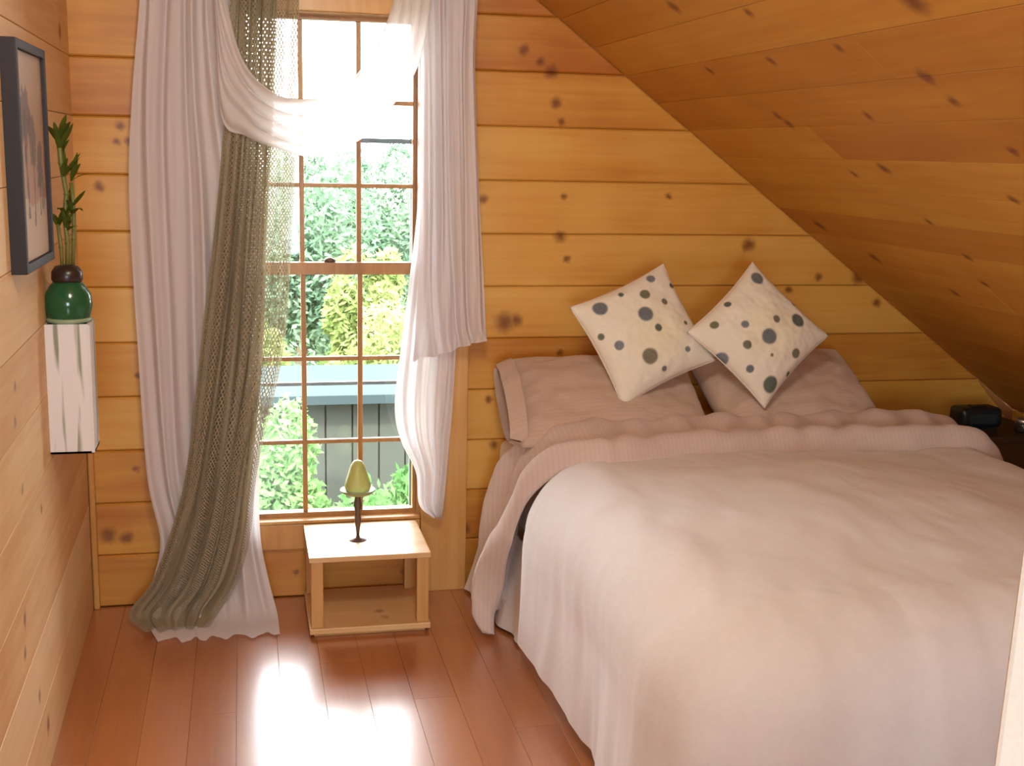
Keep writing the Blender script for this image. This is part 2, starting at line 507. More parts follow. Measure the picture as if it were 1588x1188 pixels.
# left partition
mb = MB()
ya, yb = YR - .1, YB + .1
mb.add([(xl(ya) - TH, ya, -.02), (xl(yb) - TH, yb, -.02), (xl(yb) - TH, yb, 3.36), (xl(ya) - TH, ya, 3.36),
        (xl(ya) - .12, ya, -.02), (xl(yb) - .12, yb, -.02), (xl(yb) - .12, yb, 3.36), (xl(ya) - .12, ya, 3.36)],
       [(0, 1, 2, 3), (7, 6, 5, 4), (0, 4, 5, 1), (1, 5, 6, 2), (2, 6, 7, 3), (3, 7, 4, 0)])
wall_left = tag(mb.build('wall_left', M_backing), kind='structure')
k = 0
while k * PITCH < 3.15:
    za, zb = k * PITCH + G, min((k + 1) * PITCH - G, 3.2)
    j = [1.1, 2.35, 0.4, 1.8][k % 4]
    for (u, v) in ((YR, j - G), (j + G, YB)):
        board([(xl(u), u, za), (xl(v), v, za), (xl(v), v, zb), (xl(u), u, zb)], (1, 0.017, 0), TH, 0.0010, wall_left, M_left)
    k += 1

# sloped ceiling
sn = Vector((-SB, 0, -1)).normalized()
mb = MB()
p = [(-0.75, zs(-0.75)), (KX + .1, zs(KX + .1))]
vs = []
for off in (TH, 0.16):
    for y in (YR - .1, YB + .16):
        for (x, z) in p:
            vs.append((x - sn.x * off, y, z - sn.z * off))
mb.add(vs, [(0, 1, 3, 2), (4, 6, 7, 5), (0, 4, 5, 1), (2, 3, 7, 6), (0, 2, 6, 4), (1, 5, 7, 3)])
ceiling = tag(mb.build('ceiling', M_backing), kind='structure')
CP = 0.1223
x = 1.33 - 16 * CP
i = 0
while x < KX:
    xa_, xb_ = max(x + .0006, -0.56), min(x + CP - .0006, KX)
    if xb_ - xa_ > .03:
        j = [0.9, 2.6, 1.7, 3.3, 2.1][i % 5]
        for (u, v) in ((YR, j - .0008), (j + .0008, YB)):
            board([(xa_, u, zs(xa_)), (xb_, u, zs(xb_)), (xb_, v, zs(xb_)), (xa_, v, zs(xa_))], sn, TH, 0.0007, ceiling, M_ceil)
    x += CP
    i += 1

# knee wall, rear wall, floor
mb = MB().box(KX + TH, KX + .14, YR - .1, YB + .1, -.02, zs(KX) + .02)
wall_right = tag(mb.build('wall_right', M_backing), kind='structure')
for k in range(4):
    za, zb = k * PITCH + G, min((k + 1) * PITCH - G, zs(KX) - .005)
    if zb - za > .02:
        board([(KX, YR, za), (KX, YB, za), (KX, YB, zb), (KX, YR, zb)], (-1, 0, 0), TH, .003, wall_right, M_ceil)
mb = MB()
vs = [(x, y, z) for y in (YR - .1, YR) for (x, z) in ((-.75, -.02), (KX + .1, -.02), (KX + .1, zs(KX + .1)), (-.75, zs(-.75)))]
mb.add(vs, [(3, 2, 1, 0), (4, 5, 6, 7), (0, 1, 5, 4), (1, 2, 6, 5), (2, 3, 7, 6), (3, 0, 4, 7)])
tag(mb.build('wall_rear', M_ceil), kind='structure')

floor = tag(MB().box(-.75, KX + .1, YR - .1, YB + .1, -.10, -.009).build('floor', M_under), kind='structure')
fx = -0.56
i = 0
while fx < KX:
    fb = min(fx + .128, KX)
    st = YR - [0.0, .75, .3, 1.05, .5][i % 5]
    while st < YB:
        a, b = max(st, YR), min(st + 1.28, YB)
        if b - a > .03:
            board([(fx + .0004, a + .0004, 0), (fb - .0004, a + .0004, 0), (fb - .0004, b - .0004, 0), (fx + .0004, b - .0004, 0)],
                  (0, 0, 1), .009, .0003, floor, M_floor, 'floor_board')
        st += 1.28
    fx += .128
    i += 1

# corner moulding
tag(MB().box(-.535, -.515, YB - .022, YB - .001, 0.0, 0.86).build('trim_1', M_trim, bevel=.006), kind='structure')


# ---------------------------------------------------------------- window
window = tag(MB().box(WX0, WX0 + .02, YB - .004, YB + .15, WZ0 + .02, WZ1 - .02)
             .box(WX1 - .02, WX1, YB - .004, YB + .15, WZ0 + .02, WZ1 - .02)
             .box(WX0, WX1, YB - .004, YB + .15, WZ1 - .02, WZ1)
             .box(WX0, WX1, YB - .004, YB + .15, WZ0, WZ0 + .02).build('window_1', M_sash), kind='structure')
MB().box(-.185, WX0 + .008, YB - .022, YB - .001, .20, 2.25).build('side_casing', M_trim, window, bevel=.003)
MB().box(WX1 - .008, .775, YB - .022, YB - .001, .0, 2.25).build('side_casing', M_trim, window, bevel=.003)
MB().box(WX0 + .010, WX1 - .010, YB - .022, YB - .001, WZ1 - .015, 2.25).build('head_casing', M_trim, window, bevel=.003)
MB().box(WX0 + .010, WX1 - .010, YB - .020, YB - .001, .185, WZ0 + .016).build('apron', M_trim, window, bevel=.003)
MB().box(WX0 + .010, WX1 - .010, YB - .026, YB + .03, WZ0 + .018, WZ0 + .03).build('sill', M_trim, window, bevel=.003)

GX = [0.003, 0.197, 0.394, 0.588]
def sash(z0, z1, bars, y, rail_lo, rail_hi, nm):
    s = MB().box(GX[0] - .008, GX[0] + .016, y, y + .032, z0, z1).box(GX[-1] - .006, GX[-1] + .006, y, y + .032, z0, z1) \
        .box(GX[0] + .022, GX[-1] - .006, y, y + .032, z0, z0 + rail_lo).box(GX[0] + .022, GX[-1] - .006, y, y + .032, z1 - rail_hi, z1) \
        .build('sash', M_sash, window)
    for gx in GX[1:-1]:
        MB().box(gx - .0085, gx + .0085, y + .006, y + .026, z0 + rail_lo, z1 - rail_hi).build('muntin', M_sash, s, bevel=.003)
    for bz in bars:
        MB().box(GX[0] + .02, GX[-1] - .004, y + .007, y + .025, bz - .0075, bz + .0075).build('muntin', M_sash, s, bevel=.003)
    zz = [z0 + rail_lo - .003] + bars + [z1 - rail_hi + .003]
    for i in range(3):
        for j in range(len(zz) - 1):
            MB().box(GX[i], GX[i + 1], y + .0145, y + .0175, zz[j], zz[j + 1]).build('pane', M_glass, s)
    return s
lower = sash(.292, 1.205, [.565, .865], YB + .022, .016, .042, 'lower')
upper = sash(1.165, 2.036, [1.468, 1.752], YB + .062, .036, .016, 'upper')
MB().lathe([(.004, 0), (.020, 0), (.020, .008), (.010, .014), (.006, .016)], (.29, YB + .036, 1.206), 16).build('sash_lock', M_bronze, window, True)
# bars of the insect screen outside
MB().box(GX[0], GX[-1], YB + .118, YB + .130, .752, .764).build('screen_bar', M_screen, window)
MB().box(GX[0], GX[-1], YB + .118, YB + .130, 1.615, 1.632).build('screen_bar', M_screen, window)
MB().box(GX[-1] - .006, GX[-1] + .004, YB + .110, YB + .132, .29, 2.03).build('screen_edge', M_screen, window)

# ---------------------------------------------------------------- curtains
def curtain(name, zs_, xls, xrs, ys, m, nf=9, amp=.018, nu=120, nv=90, seed=0.0, hem=None, xfold=.0, parent=None, dens=1.0, pw=None):
    """a hanging cloth between a left and a right edge, in real folds"""
    verts, uvs, faces = [], [], []
    t = [i / (len(zs_) - 1) for i in range(len(zs_))]
    for j in range(nv + 1):
        v = j / nv
        z, a, b, y = (lerp_list(t, q, v) for q in (zs_, xls, xrs, ys))
        for i in range(nu + 1):
            u = i / nu
            uu = u ** pw if pw else u
            ph = 2 * PI * (nf * u + .5 * fbm(u * 2.2 + seed, v * 1.1, seed) + .25 * math.sin(v * 4 + seed))
            f = math.sin(ph) + .22 * math.sin(2.3 * ph + seed) + 1.1 * fbm(u * 6 + seed, v * 1.6, 3.1)
            edge = min(1, 8 * u, 8 * (1 - u)) * .6 + .4
            am = amp * edge * (0.55 + .45 * min(1, v * 3 + .3))
            xx = a + (b - a) * uu + xfold * math.cos(ph) * edge
            yy = y + am * f
            zz = z + (hem(u, v) if hem else 0)
            verts.append((xx, yy, max(zz, .004)))
            uvs.append((u * dens, v * 2.2))
    w = nu + 1
    for j in range(nv):
        for i in range(nu):
            faces.append((j * w + i, j * w + i + 1, (j + 1) * w + i + 1, (j + 1) * w + i))
    return mesh_obj(name, verts, faces, m, parent, True, uvs)

# rod above the frame
rod = empty('curtain_rod', 'pale wooden curtain rod running above the window behind the draped voile', 'curtain rod', (0.2, 4.15, 2.2))
MB().tube([(-.66, 0, 0), (.68, 0, 0)], .012, 14).build('pole', M_trim, rod, True)
for sx in (-.66, .68):
    MB().lathe([(.002, -.03), (.018, -.022), (.024, 0), (.018, .022), (.002, .03)], (sx, 0, 0), 16).build('finial', M_trim, rod, True)
for sx in (-.60, .62):
    MB().box(sx - .008, sx + .008, 0, .083, -.02, -.008).box(sx - .012, sx + .012, .078, .084, -.04, .02).build('bracket', M_bronze, rod)

HZ = [2.2, 2.04, 1.74, 1.44, .93, .49, .27, .12, .03, .008]
wl_ = curtain('sheer_curtain', HZ,
    [-.30, -.309, -.343, -.362, -.352, -.336, -.300, -.33, -.34, -.30],
    [.03, .0, .03, .06, .05, .035, .035, .06, .085, .09],
    [4.16, 4.175, 4.18, 4.18, 4.175, 4.165, 4.15, 4.12, 4.04, 3.90], M_sheer, nf=5, amp=.020, seed=1.7, dens=.5,
    hem=lambda u, v: 0.0)
tag(wl_, 'long white voile curtain left of the window, pooled on the floor behind the olive net', 'curtain', 'window curtains')

dk = curtain('net_curtain', [2.2, 2.05, 1.65, 1.34, .94, .52, .30, .14, .05, .02],
    [-.02, -.028, -.060, -.092, -.147, -.205, -.265, -.33, -.40, -.36],
    [.19, .184, .171, .154, .123, .032, .005, -.04, -.10, -.14],
    [4.11, 4.11, 4.105, 4.10, 4.10, 4.10, 4.09, 4.07, 4.04, 3.97], M_net, nf=5, amp=.017, seed=5.2, dens=.50, xfold=.006)
tag(dk, 'olive brown net curtain gathered in front of the left voile, trailing on the floor', 'curtain', 'window curtains')
curtain('inner_layer', [2.2, 2.05, 1.65, 1.34, .94, .52, .30, .14, .05, .02],
    [-.022, -.030, -.062, -.094, -.149, -.207, -.267, -.332, -.405, -.365],
    [.12, .115, .095, .075, .055, .010, -.02, -.06, -.115, -.15],
    [4.128, 4.128, 4.125, 4.12, 4.12, 4.12, 4.11, 4.09, 4.06, 3.99], M_netd, nf=6, amp=.014, seed=9.1, dens=.42, xfold=.008, parent=dk)

# swag scarf draped across
def swag():
    upx = [-.08, -.041, .005, .094, .196, .321, .405, .467, .500]
    upz = [2.20, 2.047, 1.872, 1.775, 1.752, 1.798, 1.896, 2.03, 2.20]
    lox = [-.075, -.062, .012, .092, .215, .383, .489, .573, .62]
    loz = [2.0, 1.68, 1.628, 1.598, 1.572, 1.629, 1.746, 1.892, 2.20]
    t = [i / 8 for i in range(9)]
    nu, nv = 90, 46
    vs, fs = [], []
    for i in range(nu + 1):
        u = i / nu
        a = Vector((lerp_list(t, upx, u), 0, lerp_list(t, upz, u)))
        b = Vector((lerp_list(t, lox, u), 0, lerp_list(t, loz, u)))
        for j in range(nv + 1):
            v = j / nv
            p = a.lerp(b, v)
            ph = 2 * PI * (4.2 * v + .35 * fbm(u * 1.7, v * 2, 2.0))
            bulge = .030 * math.sin(PI * v) * math.sin(PI * u) ** .5 if 0 < u < 1 else 0
            y = 4.065 - bulge + .011 * math.sin(ph) + .006 * fbm(u * 4, v * 9, 5)
            d = (b - a).normalized() * .006 * math.cos(ph)
            vs.append((p.x + d.x, y, p.z + d.z))
    w = nv + 1
    for i in range(nu):
        for j in range(nv):
            fs.append((i * w + j, i * w + j + 1, (i + 1) * w + j + 1, (i + 1) * w + j))
    return mesh_obj('scarf_valance', vs, fs, M_swag, None, True)
tag(swag(), 'white voile scarf swagged in a loop across the top of the window', 'valance')

wr = curtain('sheer_curtain', [2.2, 2.08, 1.87, 1.45, 1.15, .99, .93],
    [.57, .575, .585, .585, .575, .565, .555],
    [.765, .767, .762, .782, .803, .812, .815],
    [4.12, 4.12, 4.115, 4.11, 4.11, 4.11, 4.11], M_sheer, nf=4, amp=.017, seed=12.4, dens=.4,
    hem=lambda u, v: -(.07 * (1 - u) - .02) * max(0, v - .7) / .3)
tag(wr, 'short white voile curtain right of the window with a pointed uneven hem', 'curtain', 'window curtains')
curtain('long_tail', [2.15, 1.87, 1.45, 1.15, .90, .72, .60, .48, .36, .305],
    [.585, .583, .578, .548, .518, .500, .520, .575, .588, .64],
    [.72, .72, .72, .715, .712, .704, .696, .688, .678, .672],
    [4.15, 4.15, 4.15, 4.15, 4.15, 4.15, 4.15, 4.15, 4.15, 4.15], M_sheer, nf=4, amp=.012, seed=15.2, dens=.4, parent=wr)

# ---------------------------------------------------------------- small table and candle
TX0, TX1, TY0, TY1 = .186, .588, 3.85, 4.225
table = empty('side_table', 'small low pale pine table with open shelf standing under the window', 'table', ((TX0 + TX1) / 2, (TY0 + TY1) / 2, 0))
def tpart(mb, name, m, bev=.002):
    o = mb.build(name, m, None, bevel=bev)
    o.data.transform(Matrix.Translation(-table.location))
    o.parent = table
    return o
tpart(MB().box(TX0, TX1, TY0, TY1, .262, .280), 'table_top', M_table, .003)
for lx in (TX0 + .006, TX1 - .046):
    for ly in (TY0 + .006, TY1 - .044):
        tpart(MB().box(lx, lx + .040, ly, ly + .038, .034, .262), 'leg', M_tleg, .003)
tpart(MB().box(TX0, TX1, TY0, TY1, .014, .034), 'shelf', M_table, .003)
for ly in (TY0 + .02, TY1 - .05):
    tpart(MB().box(TX0 + .015, TX1 - .015, ly, ly + .03, 0, .014), 'runner', M_tleg, .002)
tpart(MB().box(TX0 + .046, TX1 - .046, TY1 - .03, TY1 - .012, .235, .262), 'back_rail', M_tleg, .002)

cx, cy = .36, 4.02
ch = empty('candle_holder', 'slender bronze candle holder with a yellow green candle on the low table', 'candle holder', (cx, cy, .280))
MB().lathe([(.030, 0), (.028, .003), (.008, .008), (.005, .02)], n=24).build('foot', M_bronze, ch, True)
MB().lathe([(.005, .018), (.007, .04), (.012, .07), (.009, .10), (.015, .125), (.010, .150), (.012, .160)], n=16).build('stem', M_bronze, ch, True)
m, nt, N, L, b = new_mat('pale_green_wax')
b.inputs['Base Color'].default_value = (.62, .64, .22, 1)
b.inputs['Roughness'].default_value = .4
b.inputs['Subsurface Weight'].default_value = .5
b.inputs['Subsurface Radius'].default_value = (.05, .05, .02)
b.inputs['Transmission Weight'].default_value = .25
MB().lathe([(.010, .158), (.045, .164), (.060, .176), (.059, .180), (.042, .172), (.012, .166)], n=30).build('dish', plain('green_glaze', (.30, .34, .12), .3), ch, True)
MB().lathe([(.012, .170), (.040, .176), (.045, .190), (.040, .214), (.031, .240), (.024, .264), (.014, .278), (.004, .282)], n=28).build('candle', m, ch, True)

# ---------------------------------------------------------------- bed
BX0, BX1, BY0, BY1 = .875, 2.43, 2.15, 4.215
bed = empty('bed', 'wide low bed with pale fitted sheet and skirt pushed against the plank wall', 'bed', ((BX0 + BX1) / 2, (BY0 + BY1) / 2, 0))
def bpart(mb, name, m, bev=0, seg=3, smooth=True):
    o = mb.build(name, m, None, smooth, bevel=bev, seg=seg)
    o.data.transform(Matrix.Translation(-bed.location))
    o.parent = bed
    return o
bpart(MB().box(BX0 + .06, BX1 - .06, BY0 + .16, BY1 - .01, .10, .335), 'bed_base', M_fitted, .02)
for lx in (BX0 + .08, BX1 - .14):
    for ly in (BY0 + .20, BY1 - .14):
        bpart(MB().box(lx, lx + .06, ly, ly + .06, 0, .10), 'leg', M_dark, .004)
mb = MB()
mb.add([(x, y, z) for z in (.34, .578) for (x, y) in ((BX0 + .05, BY0 + .15), (BX1 - .05, BY0 + .15), (BX1 - .01, BY1 - .30), (BX1 - .01, BY1 - .002), (BX0 + .01, BY1 - .002), (BX0 + .01, BY1 - .30))],
       [(0, 1, 2, 3, 4, 5), (11, 10, 9, 8, 7, 6)] + [(i, (i + 1) % 6, 6 + (i + 1) % 6, 6 + i) for i in range(6)])
bpart(mb, 'mattress', M_fitted, .045, 4)
# skirt hanging to the floor on the window side
vs, fs = [], []
nu, nv = 120, 10
for i in range(nu + 1):
    u = i / nu
    for j in range(nv + 1):
        v = j / nv
        y = BY1 - .01 - u * (BY1 - BY0 - .20)
        fl = -.05 + .155 * max(0, 1 - u * 2.6) ** .7
        vs.append((BX0 - .005 - fl * v + .010 * v * math.sin(u * 60 + 2 * fbm(u * 8, v)), y - bed.location.y * 0, .33 * (1 - v) + .012))
for i in range(nu):
    for j in range(nv):
        a = i * (nv + 1) + j
        fs.append((a, a + nv + 1, a + nv + 2, a + 1))
o = mesh_obj('bed_skirt', vs, fs, M_fitted, None, True)
o.data.transform(Matrix.Translation(-bed.location)); o.parent = bed

# duvet: puffy top, rounded shoulders and a drape that nearly reaches the floor
def duvet():
    DX0, DX1, DY0, DY1 = BX0 + .17, BX1 - .16, BY0 + .17, 3.50
    R = .20
    rc = .07
    # perimeter of the inner rounded rectangle, with outward normals
    per = []
    def seg(p, q, n, k):
        for i in range(k):
            t = i / k
            per.append((p[0] + (q[0] - p[0]) * t, p[1] + (q[1] - p[1]) * t, n[0], n[1]))
    def arc(c, a0, a1, k):
        for i in range(k):
            a = a0 + (a1 - a0) * i / k
            per.append((c[0] + rc * math.cos(a), c[1] + rc * math.sin(a), math.cos(a), math.sin(a)))
    seg((DX0, DY1 - rc), (DX0, DY0 + rc), (-1, 0), 90)
    arc((DX0 + rc, DY0 + rc), PI, 1.5 * PI, 44)
    seg((DX0 + rc, DY0), (DX1 - rc, DY0), (0, -1), 90)
    arc((DX1 - rc, DY0 + rc), 1.5 * PI, 2 * PI, 44)
    seg((DX1, DY0 + rc), (DX1, DY1 - rc), (1, 0), 60)
    arc((DX1 - rc, DY1 - rc), 0, .5 * PI, 14)
    seg((DX1 - rc, DY1), (DX0 + rc, DY1), (0, 1), 70)
    arc((DX0 + rc, DY1 - rc), .5 * PI, PI, 14)
    cxm, cym = (DX0 + DX1) / 2, (DY0 + DY1) / 2
    nin, nout = 46, 40
    vs, fs = [], []
    n = len(per)
    TOP = .675
    def zt(x, y):
        sm = lambda t: (lambda q: q * q * (3 - 2 * q))(min(1, max(0, t)))
        e = sm((x - DX0) / .5) * sm((DX1 - x) / .5) * sm((y - DY0) / .6) * sm((DY1 - y) / .30)
        return TOP + .030 * e + .012 * fbm(x * 2.2, y * 2.2, 1.0) + .006 * fbm(x * 7, y * 3.5, 4.0)
    arcl = [0.0]
    for i in range(1, n):
        qx, qy, qa, qb = per[i - 1]
        wx, wy, wa, wb = per[i]
        arcl.append(arcl[-1] + math.hypot(wx - qx + .35 * (wa - qa), wy - qy + .35 * (wb - qb)))
    for k in range(nin):
        t = (k / nin)
        for (px, py, nx, ny) in per:
            # star-shaped fill around the middle
            x = cxm + (px - cxm) * t
            y = cym + (py - cym) * t
            vs.append((x, y, zt(x, y)))
    for k in range(nout + 1):
        for ip, (px, py, nx, ny) in enumerate(per):
            head = max(0.0, ny)                      # towards the pillows the edge is short
            Lm = .66 * (1 - head) ** 2 + .03
            if ny <= 0:
                Lm = .665 + .085 * min(1, max(0, (3.45 - py) / .7))
            d = Lm * k / nout
            a = min(d / R, PI / 2)
            out = R * math.sin(a)
            dn = R * (1 - math.cos(a)) + max(0, d - R * PI / 2)
            f = max(0, d - .12)
            s = arcl[ip]
            ang = math.atan2(py - cym, px - cxm)
            fold = math.sin(s * 11 + 2.2 * fbm(s * 1.3, .4)) * .45 + fbm(s * 4, d * 1.2, 7.0) * .9
            out += f * .10 * (.35 + .5 * fold) + .030 * min(f * 4, 1)
            # it swells over the turned-down corner
            x = px + nx * out; y = py + ny * out
            # near the head the side sits further out
            z = zt(px, py) - dn
            if nx < -.5:
                hem_in = .065 * min(1, max(0, (3.45 - py) / .6)) * min(1, max(0, (py - 2.3) / .5)) * min(1, f * 3)
                x += hem_in
            z += .006 * fbm(x * 9, y * 9, z * 6)
            vs.append((x, y, max(z, .006)))
    tot = nin + nout + 1
    for k in range(tot - 1):
        for i in range(n):
            j = (i + 1) % n
            if k == 0:
                continue
            fs.append((k * n + i, k * n + j, (k + 1) * n + j, (k + 1) * n + i))
    c = len(vs); vs.append((cxm, cym, zt(cxm, cym)))
    for i in range(n):
        fs.append((c, n + (i + 1) % n, n + i))
    o = mesh_obj('duvet', vs, fs, M_duvet, None, True)
    bm = bmesh.new(); bm.from_mesh(o.data)
    bmesh.ops.delete(bm, geom=[v for v in bm.verts if not v.link_faces], context='VERTS')
    bmesh.ops.recalc_face_normals(bm, faces=bm.faces)
    bm.to_mesh(o.data); bm.free()
    return o
dv = tag(duvet(), 'puffy cream pink duvet spread over the bed and hanging down its side', 'duvet')

# turned back sheet with its left end hanging over the side of the bed
def turnback():
    nu, nv = 170, 40
    vs, fs = [], []
    xr, xlft = BX1 - .13, BX0 + .03
    W = xr - xlft
    Ls = .62
    tot = W + Ls + .42
    r = .16
    for i in range(nu + 1):
        s = i / nu * tot - .42                    # distance from the right edge
        for j in range(nv + 1):
            v = j / nv                            # 0 front (foot side), 1 back (pillow side)
            y = 3.49 + .35 * v
            prof = math.sin(min(1, v / .16) * PI / 2) * math.sin(min(1, (1 - v) / .16) * PI / 2)
            rid = .016 * math.sin(v * PI * 3.2 + .8 * fbm(s * 2, 3)) + .010 * fbm(s * 9, v * 1.6, 1) + .007 * math.sin(s * 44 + 3 * fbm(s * 3, v)) * v * (1 - v) * 4
            zt = .665 + .055 * prof + rid * prof
            yy = y + .012 * fbm(s * 4, 9) + .02 * math.sin(s * 3) - .05 * (1 - v) * min(1, max(0, (s - W + .45) / .4))
            if s < 0:
                a = min(-s / r, PI / 2)
                x = xr + r * math.sin(a) * 1.05
                z = zt - r * (1 - math.cos(a)) - max(0, -s - r * PI / 2)
            elif s < W - r:
                x = xr - s; z = zt
            else:
                d = s - (W - r)
                a = min(d / r, PI / 2)
                x = xlft + r - r * math.sin(a)
                dn = r * (1 - math.cos(a)) + max(0, d - r * PI / 2)
                q = min(1, max(0, d - .05) / (Ls))
                out = .145 * q * (.75 + .35 * math.sin(v * 9 + .5)) + .03 * math.sin(v * PI * 4.6 + 1.2 * fbm(d * 2, 1)) * min(1, q * 3)
                x -= out
                z = zt - dn * (1.0 - .10 * math.sin(v * 5))
                # the hanging end fans out towards the wall, then gathers in a point
                fan = math.sin(min(1, q * 1.6) * PI / 2)
                yc = 3.64 + .225 * fan
                wd = .35 * (1 + .25 * fan) * (1 - .50 * max(0, q - .55) / .45)
                yy = yc + (v - .5) * wd + .01 * math.sin(d * 14)
            vs.append((x, yy, max(z, .02)))
    w = nv + 1
    for i in range(nu):
        for j in range(nv):
            fs.append((i * w + j, i * w + j + 1, (i + 1) * w + j + 1, (i + 1) * w + j))
    o = mesh_obj('folded_sheet', vs, fs, M_sheet, None, True)
    md = o.modifiers.new('thick', 'SOLIDIFY'); md.thickness = .006; md.offset = 0
    return o
tag(turnback(), 'pinkish beige striped sheet turned down across the bed, its end hanging on the window side', 'sheet')

def pillow_mesh(w, h, t, n=48, pinch=.10, seed=0.0, wr=.006, flat=.0, pw=.42):
    vs, fs, uv = [], [], []
    idx = {}
    for side in (1, -1):
        for i in range(n + 1):
            for j in range(n + 1):
                u, v = -1 + 2 * i / n, -1 + 2 * j / n
                border = i in (0, n) or j in (0, n)
                if side < 0 and border:
                    idx[(side, i, j)] = idx[(1, i, j)]
                    continue
                x = u * w / 2 * (1 - pinch * (1 - v * v) * abs(u) ** 3)
                y = v * h / 2 * (1 - pinch * (1 - u * u) * abs(v) ** 3)
                th = t / 2 * ((1 - u ** 2) * (1 - v ** 2)) ** pw
                th += wr * fbm(u * 2.5 + seed, v * 2.5, seed) * min(1, 4 * (1 - u * u) * (1 - v * v))
                idx[(side, i, j)] = len(vs)
                vs.append(Vector((x, y, side * th))); uv.append((u * .5 + .5, v * .5 + .5))
    for side in (1, -1):
        for i in range(n):
            for j in range(n):
                f = [idx[(side, i, j)], idx[(side, i + 1, j)], idx[(side, i + 1, j + 1)], idx[(side, i, j + 1)]]
                fs.append(tuple(f if side > 0 else f[::-1]))
    return vs, fs, uv

def place(o, loc, tilt, roll=0.0, yaw=0.0):
    o.matrix_world = Matrix.Translation(loc) @ Matrix.Rotation(yaw, 4, 'Z') @ Matrix.Rotation(tilt, 4, 'X') @ Matrix.Rotation(roll, 4, 'Z')

vs, fs, uv = pillow_mesh(.68, .47, .19, 44, .05, 3.0, .016)
p1 = mesh_obj('pillow', vs, fs, M_pillow, None, True)
place(p1, (1.215, 3.955, .755), math.radians(27), math.radians(-2))
tag(p1, 'pinkish beige pillow with open end, nearer the window, leaning on the plank wall', 'pillow', 'sleeping pillows at the head of the bed')
# the open flange of the pillowcase
mb = MB()
vs2, fs2 = [], []
for i in range(25):
    for j in range(7):
        v = -1 + 2 * i / 24; q = j / 6
        hh = .215 * (1 - .10 * q)
        th = .085 * (1 - v * v) ** .45 * (1 - .35 * q)
        vs2.append((-.318 - .055 * q, v * hh, th + .004 + .006 * fbm(v * 3, q * 2)))
for i in range(24):
    for j in range(6):
        a = i * 7 + j
        fs2.append((a, a + 7, a + 8, a + 1))
n0 = len(vs2)
vs2 += [(x, y, -z) for x, y, z in vs2[:n0]]
fs2 += [tuple(q + n0 for q in f[::-1]) for f in fs2]
mesh_obj('flange', vs2, fs2, M_pillow, p1, True)
vs, fs, uv = pillow_mesh(.62, .47, .19, 44, .05, 8.0, .016)
p2 = mesh_obj('pillow', vs, fs, M_pillow, None, True)
place(p2, (1.875, 3.955, .765), math.radians(29), math.radians(3))
tag(p2, 'pinkish beige pillow on the far side of the bed, under the diamond set dotted cushion', 'pillow', 'sleeping pillows at the head of the bed')

def lin(r, g, b):
    f = lambda c: (c / 255 / 12.92) if c / 255 <= .04045 else ((c / 255 + .055) / 1.055) ** 2.4
    return (f(r), f(g), f(b))
DOT = [lin(118, 124, 130), lin(104, 112, 104), lin(118, 122, 98), lin(130, 136, 146), lin(134, 128, 110)]
def cushion(quad, dots, size, loc, tilt, roll, label, seed):
    """quad: where the four corners sit on the printed cloth's layout; dots lie on the same layout"""
    q = [Vector(p) for p in quad]        # top-left, top-right, bottom-right, bottom-left
    ex = ((q[1] - q[0]) + (q[2] - q[3])) / 2
    ey = ((q[0] - q[3]) + (q[1] - q[2])) / 2
    c = sum(q, Vector((0, 0))) / 4
    det = ex.x * ey.y - ex.y * ey.x
    dd = []
    for i, (x, y, r) in enumerate(dots):
        d = Vector((x, y)) - c
        a = (d.x * ey.y - d.y * ey.x) / det
        b_ = (ex.x * d.y - ex.y * d.x) / det
        dd.append((a * 2, b_ * 2, r / (abs(det) ** .5) * 2, DOT[i % 5]))
    vs, fs, uv = pillow_mesh(size, size, .15, 130, .07, seed, .006, pw=.5)
    base = lin(240, 235, 220)
    cols = []
    for (u, v), p in zip(uv, vs):
        u, v = u * 2 - 1, v * 2 - 1
        cc = base
        yel = max(0, 1 - ((u - .1) ** 2 + (v + .1) ** 2) * 2.2) * .25
        cc = (base[0], base[1] * (1 - .03 * yel), base[2] * (1 - .5 * yel))
        for (a, b_, r, dc) in dd:
            d = math.hypot(u - a, v - b_)
            if d < r * 1.12:
                f = min(1, max(0, (r * 1.12 - d) / (r * .24)))
                tex = .9 + .25 * fbm(u * 40, v * 40, 2)
                cc = tuple(cc[k] * (1 - f) + dc[k] * tex * f for k in range(3))
        cols.append(cc)
    o = mesh_obj('cushion', vs, fs, M_print, None, True, None, cols)
    place(o, loc, tilt, roll)
    tag(o, label, 'cushion', 'dotted cushions on the bed')
    # piping
    mb = MB()
    pts = []
    n = 130
    per = [i * (n + 1) for i in range(n + 1)] + [n * (n + 1) + j for j in range(1, n + 1)] + [i * (n + 1) + n for i in range(n - 1, -1, -1)] + [j for j in range(n - 1, 0, -1)]
    pts = [vs[i] for i in per][::5]
    pts.append(pts[0])
    mb.tube(pts, .0025, 6).build('piping', M_fitted, o, True)
    return o
F = -1
cushion([(92, -318), (603, -92), (950, -600), (440, -830)],
        [(243,-340,40),(350,-265,15),(483,-275,28),(518,-178,25),(600,-315,18),(490,-385,40),(570,-455,20),(260,-490,18),(362,-540,25),(540,-598,42),(637,-663,15),(655,-215,15),(740,-420,12),(760,-560,16)],
        .38, (1.322, 3.925, .995), math.radians(66), math.radians(24), 'cream cushion with grey green dots tilted on the window side of the pair', 2.0)
cushion([(670, -365), (1075, -78), (1492, -530), (1083, -812)],
        [(1075,-172,36),(880,-270,18),(800,-365,22),(962,-402,20),(1140,-410,20),(1093,-487,40),(1282,-432,38),(965,-505,23),(833,-545,35),(1260,-598,26),(983,-622,20),(1107,-718,42),(1230,-693,14),(1285,-335,14),(1105,-580,9)],
        .365, (1.715, 3.865, 1.0), math.radians(66), math.radians(43), 'cream dotted cushion standing on its corner, further from the window', 6.0)

